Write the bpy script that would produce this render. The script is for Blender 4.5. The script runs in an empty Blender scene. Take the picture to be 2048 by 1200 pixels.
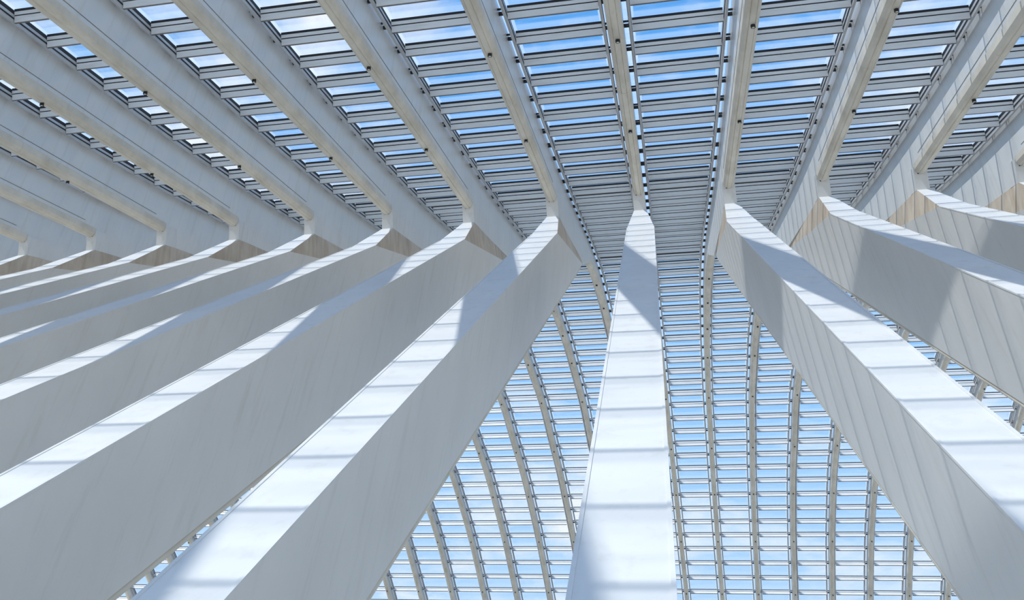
import bpy, bmesh, math, random
from mathutils import Matrix, Vector

random.seed(7)
S = bpy.context.scene
COL = S.collection

# ------------------------------------------------------------------ camera
# local frame of one portal frame: p = along the canopy, h = above it;
# the whole structure is tilted by TILT about the long axis (X) of the hall
TILT = math.radians(15.0)
CT, ST = math.cos(TILT), math.sin(TILT)
EYE = 1.6
def W(p, h):
    return (p * CT - h * ST, p * ST + h * CT + EYE)

R_ = Vector((0.9761125, 0.2115053, 0.0496971))
U_ = Vector((0.0977412, -0.6317670, 0.7689715))
F_ = Vector((-0.1940385, 0.7457453, 0.6373485))
cam = bpy.data.cameras.new('camera')
cam.sensor_fit = 'HORIZONTAL'
cam.sensor_width = 36.0
cam.lens = 1781.39 / 2048 * 36.0
cam.shift_x = -(-93.47) / 2048
cam.shift_y = (-396.52) / 2048
cam.clip_start = 0.05
cam.clip_end = 600
camo = bpy.data.objects.new('camera', cam)
COL.objects.link(camo)
m = Matrix((R_, U_, -F_)).transposed().to_4x4()
m.translation = (0, 0, EYE)
camo.matrix_world = m
S.camera = camo

# ------------------------------------------------------------------ light
S.view_settings.view_transform = 'Standard'
S.view_settings.look = 'None'
S.view_settings.exposure = 0.12
S.view_settings.gamma = 1.0
S.view_settings.use_curve_mapping = False

SUN_L = (0.4545, 0.262, -1.0)          # (X, p, h) direction of travel
sy, sz = SUN_L[1] * CT - SUN_L[2] * ST, SUN_L[1] * ST + SUN_L[2] * CT
sun = bpy.data.lights.new('sun', 'SUN')
sun.energy = 3.2
sun.color = (1.0, 0.965, 0.91)
sun.angle = math.radians(0.6)
suno = bpy.data.objects.new('sun', sun)
suno.rotation_euler = Vector((SUN_L[0], sy, sz)).to_track_quat('-Z', 'Y').to_euler()
suno.location = (-20, -10, 60)
COL.objects.link(suno)

class NT:
    def __init__(self, tree):
        self.t = tree
        tree.nodes.clear()
    def n(self, typ, ins=None, **kw):
        nd = self.t.nodes.new(typ)
        for k, v in kw.items():
            setattr(nd, k, v)
        for k, v in (ins or {}).items():
            if isinstance(v, tuple) and len(v) == 2 and hasattr(v[0], 'outputs'):
                self.t.links.new(v[0].outputs[v[1]], nd.inputs[k])
            else:
                nd.inputs[k].default_value = v
        return nd
    def ramp(self, src, stops, out=0):
        nd = self.t.nodes.new('ShaderNodeValToRGB')
        self.t.links.new(src.outputs[out], nd.inputs[0])
        el = nd.color_ramp.elements
        while len(el) < len(stops):
            el.new(0.5)
        for e, (x, c) in zip(el, stops):
            e.position = x
            e.color = (*c, 1) if len(c) == 3 else c
        return nd

world = bpy.data.worlds.new('sky')
S.world = world
world.use_nodes = True
t = NT(world.node_tree)
tc = t.n('ShaderNodeTexCoord')
sep = t.n('ShaderNodeSeparateXYZ', {0: (tc, 'Generated')})
grad = t.ramp(sep, [(0.0, (0.30, 0.29, 0.27)), (0.02, (0.62, 0.78, 0.95)), (0.30, (0.36, 0.62, 0.96)),
                    (0.55, (0.11, 0.42, 0.90)), (1.0, (0.07, 0.29, 0.78))], out=2)
# clouds live on a plane high above: direction / (z + c)
zz = t.n('ShaderNodeMath', {0: (sep, 2), 1: 0.12}, operation='ADD')
zz2 = t.n('ShaderNodeMath', {0: (zz, 0), 1: 0.12}, operation='MAXIMUM')
div = t.n('ShaderNodeVectorMath', {0: (tc, 'Generated')}, operation='DIVIDE')
cmb = t.n('ShaderNodeCombineXYZ', {0: (zz2, 0), 1: (zz2, 0), 2: (zz2, 0)})
t.t.links.new(cmb.outputs[0], div.inputs[1])
off = t.n('ShaderNodeVectorMath', {0: (div, 0), 1: (3.1, 1.4, 0.0)}, operation='ADD')
nz = t.n('ShaderNodeTexNoise', {'Vector': (off, 0), 'Scale': 1.9, 'Detail': 7.0, 'Roughness': 0.58, 'Distortion': 0.25})
cl = t.ramp(nz, [(0.50, (0, 0, 0)), (0.66, (1, 1, 1))])
mix = t.n('ShaderNodeMix', {0: (cl, 0)}, data_type='RGBA')
t.t.links.new(grad.outputs[0], mix.inputs[6])
mix.inputs[7].default_value = (0.93, 0.94, 0.97, 1)
up = t.n('ShaderNodeMath', {0: (sep, 2), 1: 0.0}, operation='GREATER_THAN')
cm = t.n('ShaderNodeMath', {0: (cl, 0), 1: (up, 0)}, operation='MULTIPLY')
t.t.links.new(cm.outputs[0], mix.inputs[0])
bg = t.n('ShaderNodeBackground', {'Strength': 1.0})
t.t.links.new(mix.outputs[2], bg.inputs[0])
wo = t.n('ShaderNodeOutputWorld', {0: (bg, 0)})

# ------------------------------------------------------------------ materials
def new_mat(name):
    mt = bpy.data.materials.new(name)
    mt.use_nodes = True
    return mt, NT(mt.node_tree)

def painted(name, base, dirt, rough=0.4, streak=(7.0, 7.0, 0.55), lo=0.52, hi=0.80, blotch=0.06, bump=0.0):
    """painted steel with run-off streaks (fine across, long down) and faint blotches"""
    mt, t = new_mat(name)
    tc = t.n('ShaderNodeTexCoord')
    oi = t.n('ShaderNodeObjectInfo')
    sh = t.n('ShaderNodeMath', {0: (oi, 'Random'), 1: 37.0}, operation='MULTIPLY')
    ad = t.n('ShaderNodeVectorMath', {0: (tc, 'Object'), 1: (sh, 0)}, operation='ADD')
    mp = t.n('ShaderNodeMapping', {'Vector': (ad, 0), 'Scale': streak})
    n1 = t.n('ShaderNodeTexNoise', {'Vector': (mp, 0), 'Scale': 1.0, 'Detail': 6.0, 'Roughness': 0.65})
    r1 = t.ramp(n1, [(lo, (0, 0, 0)), (hi, (1, 1, 1))])
    n2 = t.n('ShaderNodeTexNoise', {'Vector': (ad, 0), 'Scale': 0.9, 'Detail': 4.0, 'Roughness': 0.6})
    r2 = t.ramp(n2, [(0.35, (1 - blotch,) * 3), (0.65, (1, 1, 1))])
    mx = t.n('ShaderNodeMix', {0: (r1, 0)}, data_type='RGBA')
    mx.inputs[6].default_value = (*base, 1)
    mx.inputs[7].default_value = (*dirt, 1)
    mu = t.n('ShaderNodeMix', {0: 1.0}, data_type='RGBA', blend_type='MULTIPLY')
    t.t.links.new(mx.outputs[2], mu.inputs[6])
    t.t.links.new(r2.outputs[0], mu.inputs[7])
    bs = t.n('ShaderNodeBsdfPrincipled', {'Roughness': rough})
    t.t.links.new(mu.outputs[2], bs.inputs['Base Color'])
    if bump:
        b = t.n('ShaderNodeBump', {'Strength': bump, 'Distance': 0.01, 'Height': (n2, 0)})
        t.t.links.new(b.outputs[0], bs.inputs['Normal'])
    t.n('ShaderNodeOutputMaterial', {0: (bs, 0)})
    return mt

M_WEB = painted('web_paint', (0.76, 0.76, 0.74), (0.66, 0.64, 0.60), 0.36, bump=0.05)
M_STRUT = painted('strut_paint', (0.77, 0.765, 0.75), (0.66, 0.64, 0.60), 0.45, lo=0.54, hi=0.85, bump=0.05)
M_RUST_BOUNCE = painted('rust_and_bounce_paint', (0.66, 0.57, 0.46), (0.46, 0.34, 0.23), 0.6, streak=(4, 4, 0.6), lo=0.42, hi=0.78, blotch=0.2)  # rust streaks over a brown base that also paints in warm ground bounce
M_TUBE = painted('flange_paint', (0.80, 0.74, 0.63), (0.60, 0.53, 0.42), 0.45, streak=(6, 1.2, 1.2), lo=0.42, hi=0.75, blotch=0.12)
M_PURLIN = painted('purlin_paint', (0.84, 0.84, 0.83), (0.68, 0.67, 0.64), 0.4, streak=(1.2, 9, 9), lo=0.5, hi=0.8)
M_RAIL = painted('rail_paint', (0.56, 0.545, 0.53), (0.34, 0.31, 0.29), 0.4, streak=(6, 1, 1))

def plain(name, col, rough=0.6, metal=0.0):
    mt, t = new_mat(name)
    tc = t.n('ShaderNodeTexCoord')
    n = t.n('ShaderNodeTexNoise', {'Vector': (tc, 'Object'), 'Scale': 6.0, 'Detail': 3.0})
    r = t.ramp(n, [(0.3, tuple(0.8 * c for c in col)), (0.7, col)])
    bs = t.n('ShaderNodeBsdfPrincipled', {'Roughness': rough, 'Metallic': metal})
    t.t.links.new(r.outputs[0], bs.inputs['Base Color'])
    t.n('ShaderNodeOutputMaterial', {0: (bs, 0)})
    return mt
M_DARK = plain('black_gasket', (0.018, 0.018, 0.02), 0.7)
M_LIP = plain('shaded_lip_and_seam', (0.24, 0.21, 0.18), 0.7)  # shadow under the purlin edge put into the colour; also the dark web seam
M_LENS = plain('lamp_lens', (0.75, 0.72, 0.66), 0.3)
M_FLOOR = plain('pale_paving', (0.66, 0.60, 0.50), 0.8)

def glass():
    mt, t = new_mat('roof_glass')
    tc = t.n('ShaderNodeTexCoord')
    oi = t.n('ShaderNodeObjectInfo')
    sh = t.n('ShaderNodeMath', {0: (oi, 'Random'), 1: 53.0}, operation='MULTIPLY')
    ad = t.n('ShaderNodeVectorMath', {0: (tc, 'Object'), 1: (sh, 0)}, operation='ADD')
    mp = t.n('ShaderNodeMapping', {'Vector': (ad, 0), 'Scale': (1.2, 6.0, 1.0)})
    n = t.n('ShaderNodeTexNoise', {'Vector': (mp, 0), 'Scale': 1.0, 'Detail': 5.0, 'Roughness': 0.6})
    dust = t.ramp(n, [(0.48, (0.005,) * 3), (0.80, (0.13,) * 3)])
    lw = t.n('ShaderNodeLayerWeight', {'Blend': 0.5})
    pw = t.n('ShaderNodeMath', {0: (lw, 'Facing'), 1: 5.0}, operation='POWER')
    fr = t.n('ShaderNodeMath', {0: (pw, 0), 1: 0.45, 2: 0.02}, operation='MULTIPLY_ADD')
    tr = t.n('ShaderNodeBsdfTransparent', {'Color': (0.95, 0.975, 0.99, 1)})
    gl = t.n('ShaderNodeBsdfGlossy', {'Color': (1, 1, 1, 1), 'Roughness': 0.03})
    tl = t.n('ShaderNodeBsdfTranslucent', {'Color': (0.85, 0.87, 0.88, 1)})
    sp = t.n('ShaderNodeSeparateXYZ', {0: (tc, 'Object')})
    b1 = t.n('ShaderNodeMapRange', {'Value': (sp, 1), 'From Min': 0.72, 'From Max': 0.78, 'To Min': 0.0, 'To Max': 0.13})
    ax = t.n('ShaderNodeMath', {0: (sp, 0)}, operation='ABSOLUTE')
    b2 = t.n('ShaderNodeMapRange', {'Value': (ax, 0), 'From Min': 0.675, 'From Max': 0.685, 'To Min': 0.0, 'To Max': 0.24})
    mxx = t.n('ShaderNodeMath', {0: (b1, 0), 1: (b2, 0)}, operation='MAXIMUM')
    mx2 = t.n('ShaderNodeMath', {0: (mxx, 0), 1: (dust, 0)}, operation='MAXIMUM')
    m1 = t.n('ShaderNodeMixShader', {0: (mx2, 0), 1: (tr, 0), 2: (tl, 0)})
    m2 = t.n('ShaderNodeMixShader', {0: (fr, 0), 1: (m1, 0), 2: (gl, 0)})
    t.n('ShaderNodeOutputMaterial', {0: (m2, 0)})
    return mt
M_GLASS = glass()

# ------------------------------------------------------------------ helpers
def curve(pts):
    xs = [a for a, b in pts]; ys = [b for a, b in pts]; n = len(xs)
    d = [(ys[i + 1] - ys[i]) / (xs[i + 1] - xs[i]) for i in range(n - 1)]
    mm = [d[0]] + [(d[i - 1] * (xs[i + 1] - xs[i]) + d[i] * (xs[i] - xs[i - 1])) / (xs[i + 1] - xs[i - 1]) for i in range(1, n - 1)] + [d[-1]]
    def f(x):
        i = 0
        while i < n - 2 and x > xs[i + 1]:
            i += 1
        L = xs[i + 1] - xs[i]; u = (x - xs[i]) / L
        if u < 0: return ys[0] + mm[0] * (x - xs[0])
        if u > 1: return ys[-1] + mm[-1] * (x - xs[-1])
        return ((2*u**3 - 3*u*u + 1) * ys[i] + (u**3 - 2*u*u + u) * L * mm[i]
                + (-2*u**3 + 3*u*u) * ys[i + 1] + (u**3 - u*u) * L * mm[i + 1])
    return f

def link(name, me, parent=None, loc=(0, 0, 0)):
    o = bpy.data.objects.new(name, me)
    COL.objects.link(o)
    o.location = loc
    if parent: o.parent = parent
    return o

def mesh(name, verts, faces, mats, fm=None, smooth=False):
    me = bpy.data.meshes.new(name)
    me.from_pydata(verts, [], faces)
    for mt in mats: me.materials.append(mt)
    if fm:
        for p, i in zip(me.polygons, fm): p.material_index = i
    bm = bmesh.new(); bm.from_mesh(me)
    bmesh.ops.recalc_face_normals(bm, faces=bm.faces)
    bm.to_mesh(me); bm.free()
    if smooth:
        for p in me.polygons: p.use_smooth = True
    me.update()
    return me

class Buf:
    def __init__(self): self.v = []; self.f = []; self.m = []
    def hexa(self, c, mi=0):
        """8 corners: 4 of one end ring, 4 of the other"""
        b = len(self.v); self.v += c
        for q in ((0, 1, 2, 3), (7, 6, 5, 4), (0, 4, 5, 1), (1, 5, 6, 2), (2, 6, 7, 3), (3, 7, 4, 0)):
            self.f.append(tuple(b + i for i in q)); self.m.append(mi)
    def box(self, x0, x1, y0, y1, z0, z1, mi=0):
        self.hexa([(x0, y0, z0), (x1, y0, z0), (x1, y1, z0), (x0, y1, z0),
                   (x0, y0, z1), (x1, y0, z1), (x1, y1, z1), (x0, y1, z1)], mi)
    def sweep(self, rings, mi=0, closed=True, caps=True):
        b = len(self.v); n = len(rings[0])
        for r in rings: self.v += r
        for i in range(len(rings) - 1):
            for j in range(n if closed else n - 1):
                k = (j + 1) % n
                self.f.append((b + i*n + j, b + i*n + k, b + (i+1)*n + k, b + (i+1)*n + j)); self.m.append(mi)
        if caps and closed:
            self.f.append(tuple(b + j for j in range(n))); self.m.append(mi)
            e = b + (len(rings) - 1) * n
            self.f.append(tuple(e + n - 1 - j for j in range(n))); self.m.append(mi)
    def mesh(self, name, mats, smooth=False):
        return mesh(name, self.v, self.f, mats, self.m, smooth)

# ------------------------------------------------------------------ the profile (p, h), metres
SP = 1.92                      # spacing of the portal frames
X0 = -0.2787                    # X of the frame in front of the camera
roof = curve([(-2, 7.38), (4, 7.32), (10, 7.24), (15, 7.21), (19, 7.31), (22.5, 7.48), (25.5, 7.71), (29, 7.93), (32, 7.87),
              (35, 7.55), (37, 7.18), (39.5, 6.65), (42, 5.85), (44.8, 4.92), (47.5, 3.5), (50.35, 2.02),
              (52.75, 0.45), (55.1, -1.25), (57.9, -3.7), (60.5, -6.1), (62.5, -8.1)])
P_START, P_END = 0.6, 61.6
GL = 0.15                      # the glass lies this far above the rails
def slope(p): return (roof(p + 0.02) - roof(p - 0.02)) / 0.04
def normal_in(p):
    s = slope(p); L = math.hypot(1, s)
    return (s / L, -1 / L)
vt_depth = curve([(25.5, 0.62), (28.2, 0.50), (31, 0.42), (36, 0.33), (62, 0.31)])
def vtube(p):
    n = normal_in(p); d = vt_depth(p)
    return (p + n[0] * d, roof(p) + n[1] * d)

K1, K2, APEX = (19.05, 6.06), (17.42, 5.19), (25.5, 6.62)
def front(p): return 5.19 + 0.413 * (p - 17.42)
def rear(p): return 6.62 + 0.376 * (p - 25.5)
def ground_p(f):
    a, b = -5.0, 8.0
    for _ in range(60):
        c = (a + b) / 2
        if W(c, f(c))[1] > 0: b = c
        else: a = c
    return (a + b) / 2
PGF, PGR = ground_p(front), ground_p(rear)
BASE_Y = (W(PGF, front(PGF))[0] + W(PGR, rear(PGR))[0]) / 2
def L3(x, p, h):               # frame-local coordinates
    y, z = W(p, h)
    return (x, y - BASE_Y, z)

# purlin stations along the roof
stations = [12.91, 13.73, 14.56, 15.40, 16.25, 17.11, 17.98, 18.86, 19.76, 20.65, 21.5, 22.3, 23.07, 23.86, 24.7, 25.52,
            26.36, 27.17, 27.95, 28.75, 29.58, 30.45, 31.37, 32.31, 33.26, 34.2, 35.15, 36.12, 37.08, 38.11, 39.15,
            40.17, 41.13, 42.12, 43.2, 44.27, 45.26, 46.22, 47.14, 48.1, 49.1, 50.11, 51.08, 52.03, 52.95, 53.86,
            54.74, 55.6, 56.44, 57.27, 58.09, 58.9, 59.7, 60.5]
while stations[0] - 0.825 > P_START + 0.3:
    stations.insert(0, stations[0] - 0.825)

# ------------------------------------------------------------------ floor (setting)
b = Buf(); b.box(-110, 70, -60, 130, -0.3, 0.0)
fl = link('floor', b.mesh('floor', [M_FLOOR])); fl['kind'] = 'structure'
fl['label'] = 'pale stone paving below the station roof'

# ------------------------------------------------------------------ one portal frame
def lin(a, b, n): return [a + (b - a) * i / (n - 1) for i in range(n)]
TW = 0.117                     # half width of the lower flange
WB = 0.102                     # half thickness of the canopy web

def web_half(p): return WB
def web_bottom(p):
    if p <= 18.98: return 6.50
    if p <= K1[0]: return 6.50 + (K1[1] - 6.50) * (p - 18.98) / (K1[0] - 18.98)
    if p <= APEX[0]: return K1[1] + (APEX[1] - K1[1]) * (p - K1[0]) / (APEX[0] - K1[0])
    v = vtube(p)
    if p < 28.4:
        u = (p - APEX[0]) / (28.4 - APEX[0]); return APEX[1] + (vtube(28.4)[1] - APEX[1]) * u
    return roof(p) - vt_depth(p) * math.hypot(1, slope(p)) * 0.9
def build_web():
    ps = sorted(set(lin(P_START, 18.98, 20) + [19.0, 19.02, K1[0]] + lin(19.4, APEX[0], 10) + lin(26, 28.4, 6) + lin(28.8, P_END, 60)))
    b = Buf(); rings = []
    for p in ps:
        w = web_half(p); t_ = roof(p) + GL + 0.005; bt = web_bottom(p)
        rings.append([L3(-w, p, t_), L3(w, p, t_), L3(w, p, bt), L3(-w, p, bt)])
    b.sweep(rings)
    for s in (-1, 1):          # thin seam above the flange
        xa, xb = s * (WB - 0.01), s * (WB + 0.004)
        b.sweep([[L3(xa, p, 6.664), L3(xb, p, 6.664), L3(xb, p, 6.675), L3(xa, p, 6.675)] for p in (P_START, 18.5)], 1)
    return b.mesh('web', [M_WEB, M_LIP])

def build_flange():
    prof = [(-0.085, 0.13), (-TW, 0.10), (-TW, -0.015), (-0.080, -0.080), (-0.052, -0.102), (-0.044, -0.096), (-0.036, -0.112), (0.036, -0.112),
            (0.044, -0.096), (0.052, -0.102), (0.080, -0.080), (TW, -0.015), (TW, 0.10), (0.085, 0.13)]
    b = Buf(); c0 = 6.475; rings = []
    for p in lin(P_START, 18.80, 12):
        rings.append([L3(x, p, c0 + z) for x, z in prof])
    rings.append([L3(x * 0.985, 18.93 + 0.05 * z, c0 + z) for x, z in prof])
    rings.append([L3(x * 0.90, 18.985 + 0.05 * z, c0 + 0.01 + z * 0.90) for x, z in prof])
    b.sweep(rings)
    return b.mesh('lower_flange', [M_TUBE])
def build_neck():
    prof = [(18.95, 6.52), (18.985, 6.40), (19.015, 6.28), (19.035, 6.17), (19.05, 6.055)]
    b = Buf()
    rings = [[L3(-0.131, p, h), L3(0.131, p, h), L3(0.131, p + 0.5, h + 0.05), L3(-0.131, p + 0.5, h + 0.05)] for p, h in prof]
    b.sweep(rings)
    return b.mesh('neck', [M_WEB])

def half_front(p): return 0.265 + (0.205 - 0.265) * (17.42 - p) / (17.42 - 0.5)
def build_strut():
    v = []; f = []
    fp = lin(K2[0], PGF, 9); rp = lin(APEX[0], PGR, 9)
    F0 = [L3(-0.131, *K1), L3(0.131, *K1)]
    Fr = [[L3(-half_front(p), p, front(p)), L3(half_front(p), p, front(p))] for p in fp]
    Rr = [[L3(-0.05, p, rear(p)), L3(0.05, p, rear(p))] for p in rp]
    v = F0 + [c for r in Fr for c in r] + [c for r in Rr for c in r]
    fi = lambda i, s: 2 + 2 * i + s
    ri = lambda i, s: 2 + 18 + 2 * i + s
    f.append((0, 1, fi(0, 1), fi(0, 0)))
    for i in range(8):
        f.append((fi(i, 0), fi(i, 1), fi(i + 1, 1), fi(i + 1, 0)))
        f.append((ri(i, 1), ri(i, 0), ri(i + 1, 0), ri(i + 1, 1)))
        for s in (0, 1):
            f.append((fi(i, s), fi(i + 1, s), ri(i + 1, s), ri(i, s)))
    f.append((fi(8, 0), fi(8, 1), ri(8, 1), ri(8, 0)))
    return mesh('strut', v, f, [M_STRUT])
def build_gusset(s):
    a, k, c = L3(s * 0.131, *K1), L3(s * half_front(K2[0]), *K2), L3(s * 0.05, *APEX)
    a2, k2, c2 = L3(0, *K1), L3(0, K2[0] + 0.2, K2[1] + 0.06), L3(0, APEX[0], APEX[1] - 0.002)
    return mesh('gusset', [a, k, c, a2, k2, c2], [(0, 1, 2), (5, 4, 3), (0, 3, 4, 1), (1, 4, 5, 2), (2, 5, 3, 0)], [M_RUST_BOUNCE])
def ring(x, p, h, n, r, m=10, ax=1.0):
    """circle of radius r around (p,h) in the plane of X and the in-plane normal n"""
    return [L3(x + ax * r * math.cos(2 * math.pi * j / m), p + n[0] * r * math.sin(2 * math.pi * j / m),
               h + n[1] * r * math.sin(2 * math.pi * j / m)) for j in range(m)]
def build_nosing():
    b = Buf(); n = (0.352, -0.936)
    b.sweep([ring(0, p + n[0] * 0.035, rear(p) + n[1] * 0.035, n, 0.042) for p in lin(APEX[0] - 0.5, PGR + 0.05, 8)])
    return b.mesh('rear_nosing', [M_TUBE], True)
def build_bead(s):
    b = Buf(); n = (-0.382, 0.924)
    rings = []
    for p in lin(K2[0], PGF + 0.05, 8):
        w = half_front(p); h = front(p)
        rings.append([L3(s * (w - 0.018), p - n[0] * 0.01, h - n[1] * 0.01), L3(s * (w + 0.004), p - n[0] * 0.01, h - n[1] * 0.01),
                      L3(s * (w + 0.004), p + n[0] * 0.006, h + n[1] * 0.006), L3(s * (w - 0.018), p + n[0] * 0.006, h + n[1] * 0.006)])
    b.sweep(rings)
    return b.mesh('edge_bead', [M_STRUT])
def build_vtube():
    b = Buf(); rings = []
    p0 = 28.1
    for p, r in [(p0 - 0.16, 0.03), (p0 - 0.10, 0.085), (p0, 0.118)] + [(q, 0.125) for q in lin(p0 + 0.15, P_END, 70)]:
        c = vtube(p); rings.append(ring(0, c[0], c[1], normal_in(p), r, 12))
    b.sweep(rings)
    return b.mesh('vault_tube', [M_TUBE], True)
def build_brackets():
    b = Buf()
    for p in stations:
        n = normal_in(p); tg = (-n[1], n[0])
        for s in (-1, 1):
            for (dp, d0, d1, w) in ((-0.10, -0.07, -0.04, 0.012), (0.03, -0.075, -0.025, 0.024)):
                def P(x, a, d): return L3(x, p + tg[0] * (dp + a) + n[0] * d, roof(p) + tg[1] * (dp + a) + n[1] * d)
                xa, xb = s * 0.045, s * 0.19
                b.hexa([P(xa, -w, d0), P(xb, -w, d0), P(xb, w, d0), P(xa, w, d0),
                        P(xa, -w, d1), P(xb, -w, d1), P(xb, w, d1), P(xa, w, d1)])
    return b.mesh('rail_brackets', [M_DARK])
def lamp_mesh():
    b = Buf(); m = 10
    cir = lambda r, z: [(r * math.cos(2 * math.pi * j / m), r * math.sin(2 * math.pi * j / m), z) for j in range(m)]
    b.sweep([cir(0.030, 0.02), cir(0.034, -0.02), cir(0.034, -0.045), cir(0.022, -0.045)], 0, caps=False)
    b.sweep([cir(0.022, -0.044), cir(0.010, -0.036)], 1)
    return b.mesh('spotlight', [M_DARK, M_LENS], False)
def build_seam():
    b = Buf(); n = (-0.382, 0.924); w = half_front(11.0) - 0.02
    def P(x, a, d): return L3(x, 11.0 + 0.924 * a + n[0] * d, front(11.0) + 0.382 * a + n[1] * d)
    b.hexa([P(-w, -0.007, -0.01), P(w, -0.007, -0.01), P(w, 0.007, -0.01), P(-w, 0.007, -0.01),
            P(-w, -0.007, 0.004), P(w, -0.007, 0.004), P(w, 0.007, 0.004), P(-w, 0.007, 0.004)])
    return b.mesh('weld_seam', [M_STRUT])
def build_joint():
    b = Buf()
    prof = [(-0.1195, 0.09), (-0.1195, -0.016), (-0.082, -0.0825), (-0.038, -0.1145), (0.038, -0.1145), (0.082, -0.0825), (0.1195, -0.016), (0.1195, 0.09)]
    b.sweep([[L3(x, p, 6.475 + z) for x, z in prof] for p in (13.62, 13.634)])
    return b.mesh('joint_band', [M_TUBE])
def bolt_mesh():
    b = Buf(); m = 6
    cir = lambda r, z: [(r * math.cos(2 * math.pi * j / m), r * math.sin(2 * math.pi * j / m), z) for j in range(m)]
    b.sweep([cir(0.014, 0.02), cir(0.014, -0.014), cir(0.008, -0.018)])
    return b.mesh('bolt', [M_DARK])

MESH = {'web': build_web(), 'flange': build_flange(), 'neck': build_neck(), 'strut': build_strut(),
        'g-': build_gusset(-1), 'g+': build_gusset(1), 'nosing': build_nosing(), 'b-': build_bead(-1), 'b+': build_bead(1),
        'vtube': build_vtube(), 'brackets': build_brackets(), 'lamp': lamp_mesh(), 'bolt': bolt_mesh(), 'seam': build_seam(), 'joint': build_joint()}
LAMPS_C = [11.739 - 3.5, 11.739, 15.236]
LAMPS_V = [31.4, 34.4, 37.2, 40.2, 44.0, 47.9, 51.5, 54.7, 57.8]

def make_frame(k):
    r = bpy.data.objects.new('portal_frame', None)
    r.empty_display_size = 0.3
    COL.objects.link(r)
    r.location = (X0 + k * SP, BASE_Y, 0)
    r['label'] = 'white steel portal frame with slanting wedge strut, narrow neck and deep canopy rib'
    r['category'] = 'steel frame'
    r['group'] = 'parallel portal frames carrying the glazed roof'
    link('canopy_web', MESH['web'], r)
    fl = link('lower_flange', MESH['flange'], r); fl['label'] = 'beige rounded lower flange of the canopy rib'
    link('neck', MESH['neck'], r)
    st = link('strut', MESH['strut'], r)
    for a in ('b-', 'b+'): link('edge_bead', MESH[a], st)
    link('rear_nosing', MESH['nosing'], st)
    link('weld_seam', MESH['seam'], st)
    link('joint_band', MESH['joint'], fl)
    for a in ('g-', 'g+'):
        g = link('gusset', MESH[a], st); g['label'] = 'rust-stained triangular gusset, warm bounce light painted in'
    vt = link('vault_tube', MESH['vtube'], r); vt['label'] = 'beige tube arching over the vault'
    br = link('rail_brackets', MESH['brackets'], r); br['kind'] = 'stuff'
    for p in LAMPS_C:
        o = link('spotlight', MESH['lamp'], fl, L3(0.012, p, 6.475 - 0.112)); o.rotation_euler = (TILT, 0, 0)
    for p in LAMPS_V:
        c = vtube(p); n = normal_in(p)
        o = link('spotlight', MESH['lamp'], vt, L3(0.0, c[0] + n[0] * 0.125, c[1] + n[1] * 0.125))
        o.rotation_euler = (math.atan2(n[0], -n[1]) * 1.0 + TILT, 0, 0)
    for x, h in ((-0.05, 6.395), (0.035, 6.40)):
        o = link('bolt', MESH['bolt'], fl, L3(x, 18.975, h)); o.rotation_euler = (TILT + 0.9, 0, 0)
    return r

K_MIN, K_MAX = -20, 9
for k in range(K_MIN, K_MAX + 1):
    make_frame(k)

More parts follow.
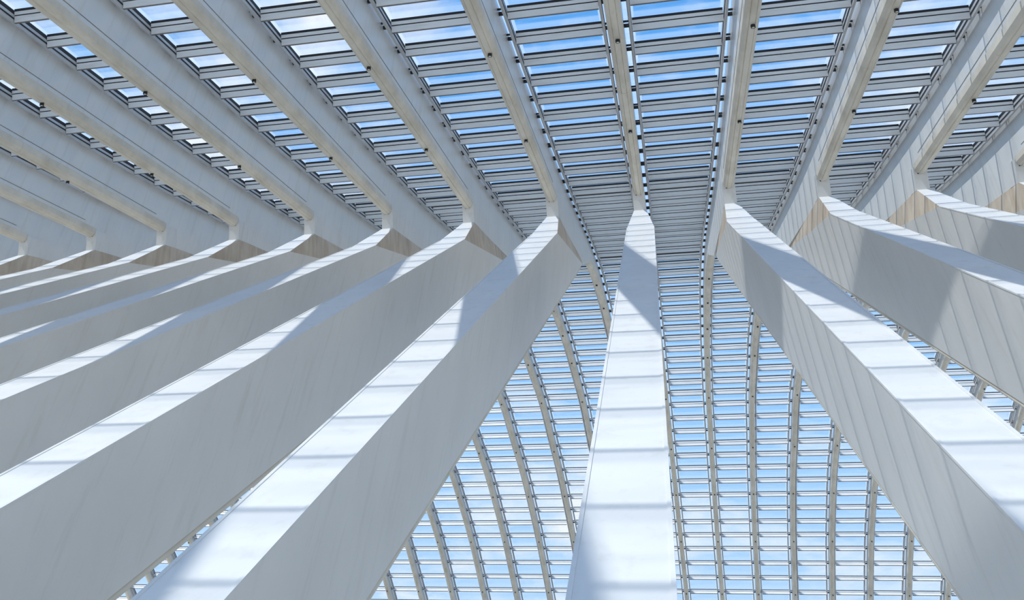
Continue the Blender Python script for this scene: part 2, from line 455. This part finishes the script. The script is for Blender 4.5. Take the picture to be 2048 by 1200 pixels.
# ------------------------------------------------------------------ glazed bays between the frames
BH = SP / 2 - 0.243            # half length of a purlin
def fin_tilt(p):
    return 0.30 if p < 28 else -0.15 if p > 42 else 0.30 - 0.45 * (p - 28) / 14
def build_purlin():
    b = Buf()
    for (d0, d1, e, mi) in ((-0.014, 0.028, 0.021, 1), (0.028, 0.084, 0.020, 0), (0.084, 0.102, 0.013, 1),
                            (0.102, 0.207, 0.017, 0), (0.207, 0.222, 0.013, 2)):
        b.box(-BH, BH, -e, e, -d1, -d0, mi)
    return b.mesh('purlin', [M_PURLIN, M_DARK, M_LIP])
def build_pane():
    b = Buf(); b.box(-SP / 2 + 0.108, SP / 2 - 0.108, 0, 1, 0.0, 0.010)
    return b.mesh('pane', [M_GLASS])
def build_rail(s):
    """edge rail on the side s of a bay, in bay-local coordinates"""
    b = Buf()
    ps = lin(P_START, 25, 16) + lin(25.6, P_END, 62)
    xc = s * (SP / 2 - 0.212)
    for (xa, xb, d0, d1, mi) in ((-0.022, 0.022, -0.075, -0.022, 0), (-0.028, 0.028, -0.022, 0.002, 1), (-0.020, 0.020, 0.002, 0.060, 0), (-0.014, 0.014, -0.15, -0.075, 1)):
        rings = []
        for p in ps:
            n = normal_in(p)
            def P(x, d): return L3(xc + x, p + n[0] * d, roof(p) + n[1] * d)
            rings.append([P(xa, d0), P(xb, d0), P(xb, d1), P(xa, d1)])
        b.sweep(rings, mi)
    return b.mesh('edge_rail', [M_RAIL, M_DARK])
ME_P, ME_G, ME_R = build_purlin(), build_pane(), {s: build_rail(s) for s in (-1, 1)}

def make_bay(k):
    r = bpy.data.objects.new('glazed_roof_bay', None)
    r.empty_display_size = 0.3
    COL.objects.link(r)
    r.location = (X0 + (k + 0.5) * SP, BASE_Y, 0)
    r['label'] = 'glazed roof bay of clear panes on pale purlins between two white ribs'
    r['category'] = 'glass roof'
    r['group'] = 'glazed bays between the portal frames'
    for s in (-1, 1): link('edge_rail', ME_R[s], r)
    for i, p in enumerate(stations):
        sl = math.atan(slope(p))
        n = normal_in(p)
        o = link('purlin', ME_P, r, L3(0, p - n[0] * GL, roof(p) - n[1] * GL))
        o.rotation_euler = (TILT + sl + math.atan(fin_tilt(p)), 0, 0)
        o.scale = (1, 1, 1.0 + 0.35 * min(1, max(0, (p - 34) / 9)))
        if i + 1 < len(stations):
            q = stations[i + 1]
            nq = normal_in(q); e = GL + 0.012
            a, b_ = Vector(L3(0, p - n[0] * e, roof(p) - n[1] * e)), Vector(L3(0, q - nq[0] * e, roof(q) - nq[1] * e))
            d = b_ - a
            g = link('pane', ME_G, r, a)
            g.rotation_euler = (math.atan2(d.z, d.y), 0, 0)
            g.scale = (1, d.length, 1)
    return r
for k in range(K_MIN, K_MAX):
    make_bay(k)
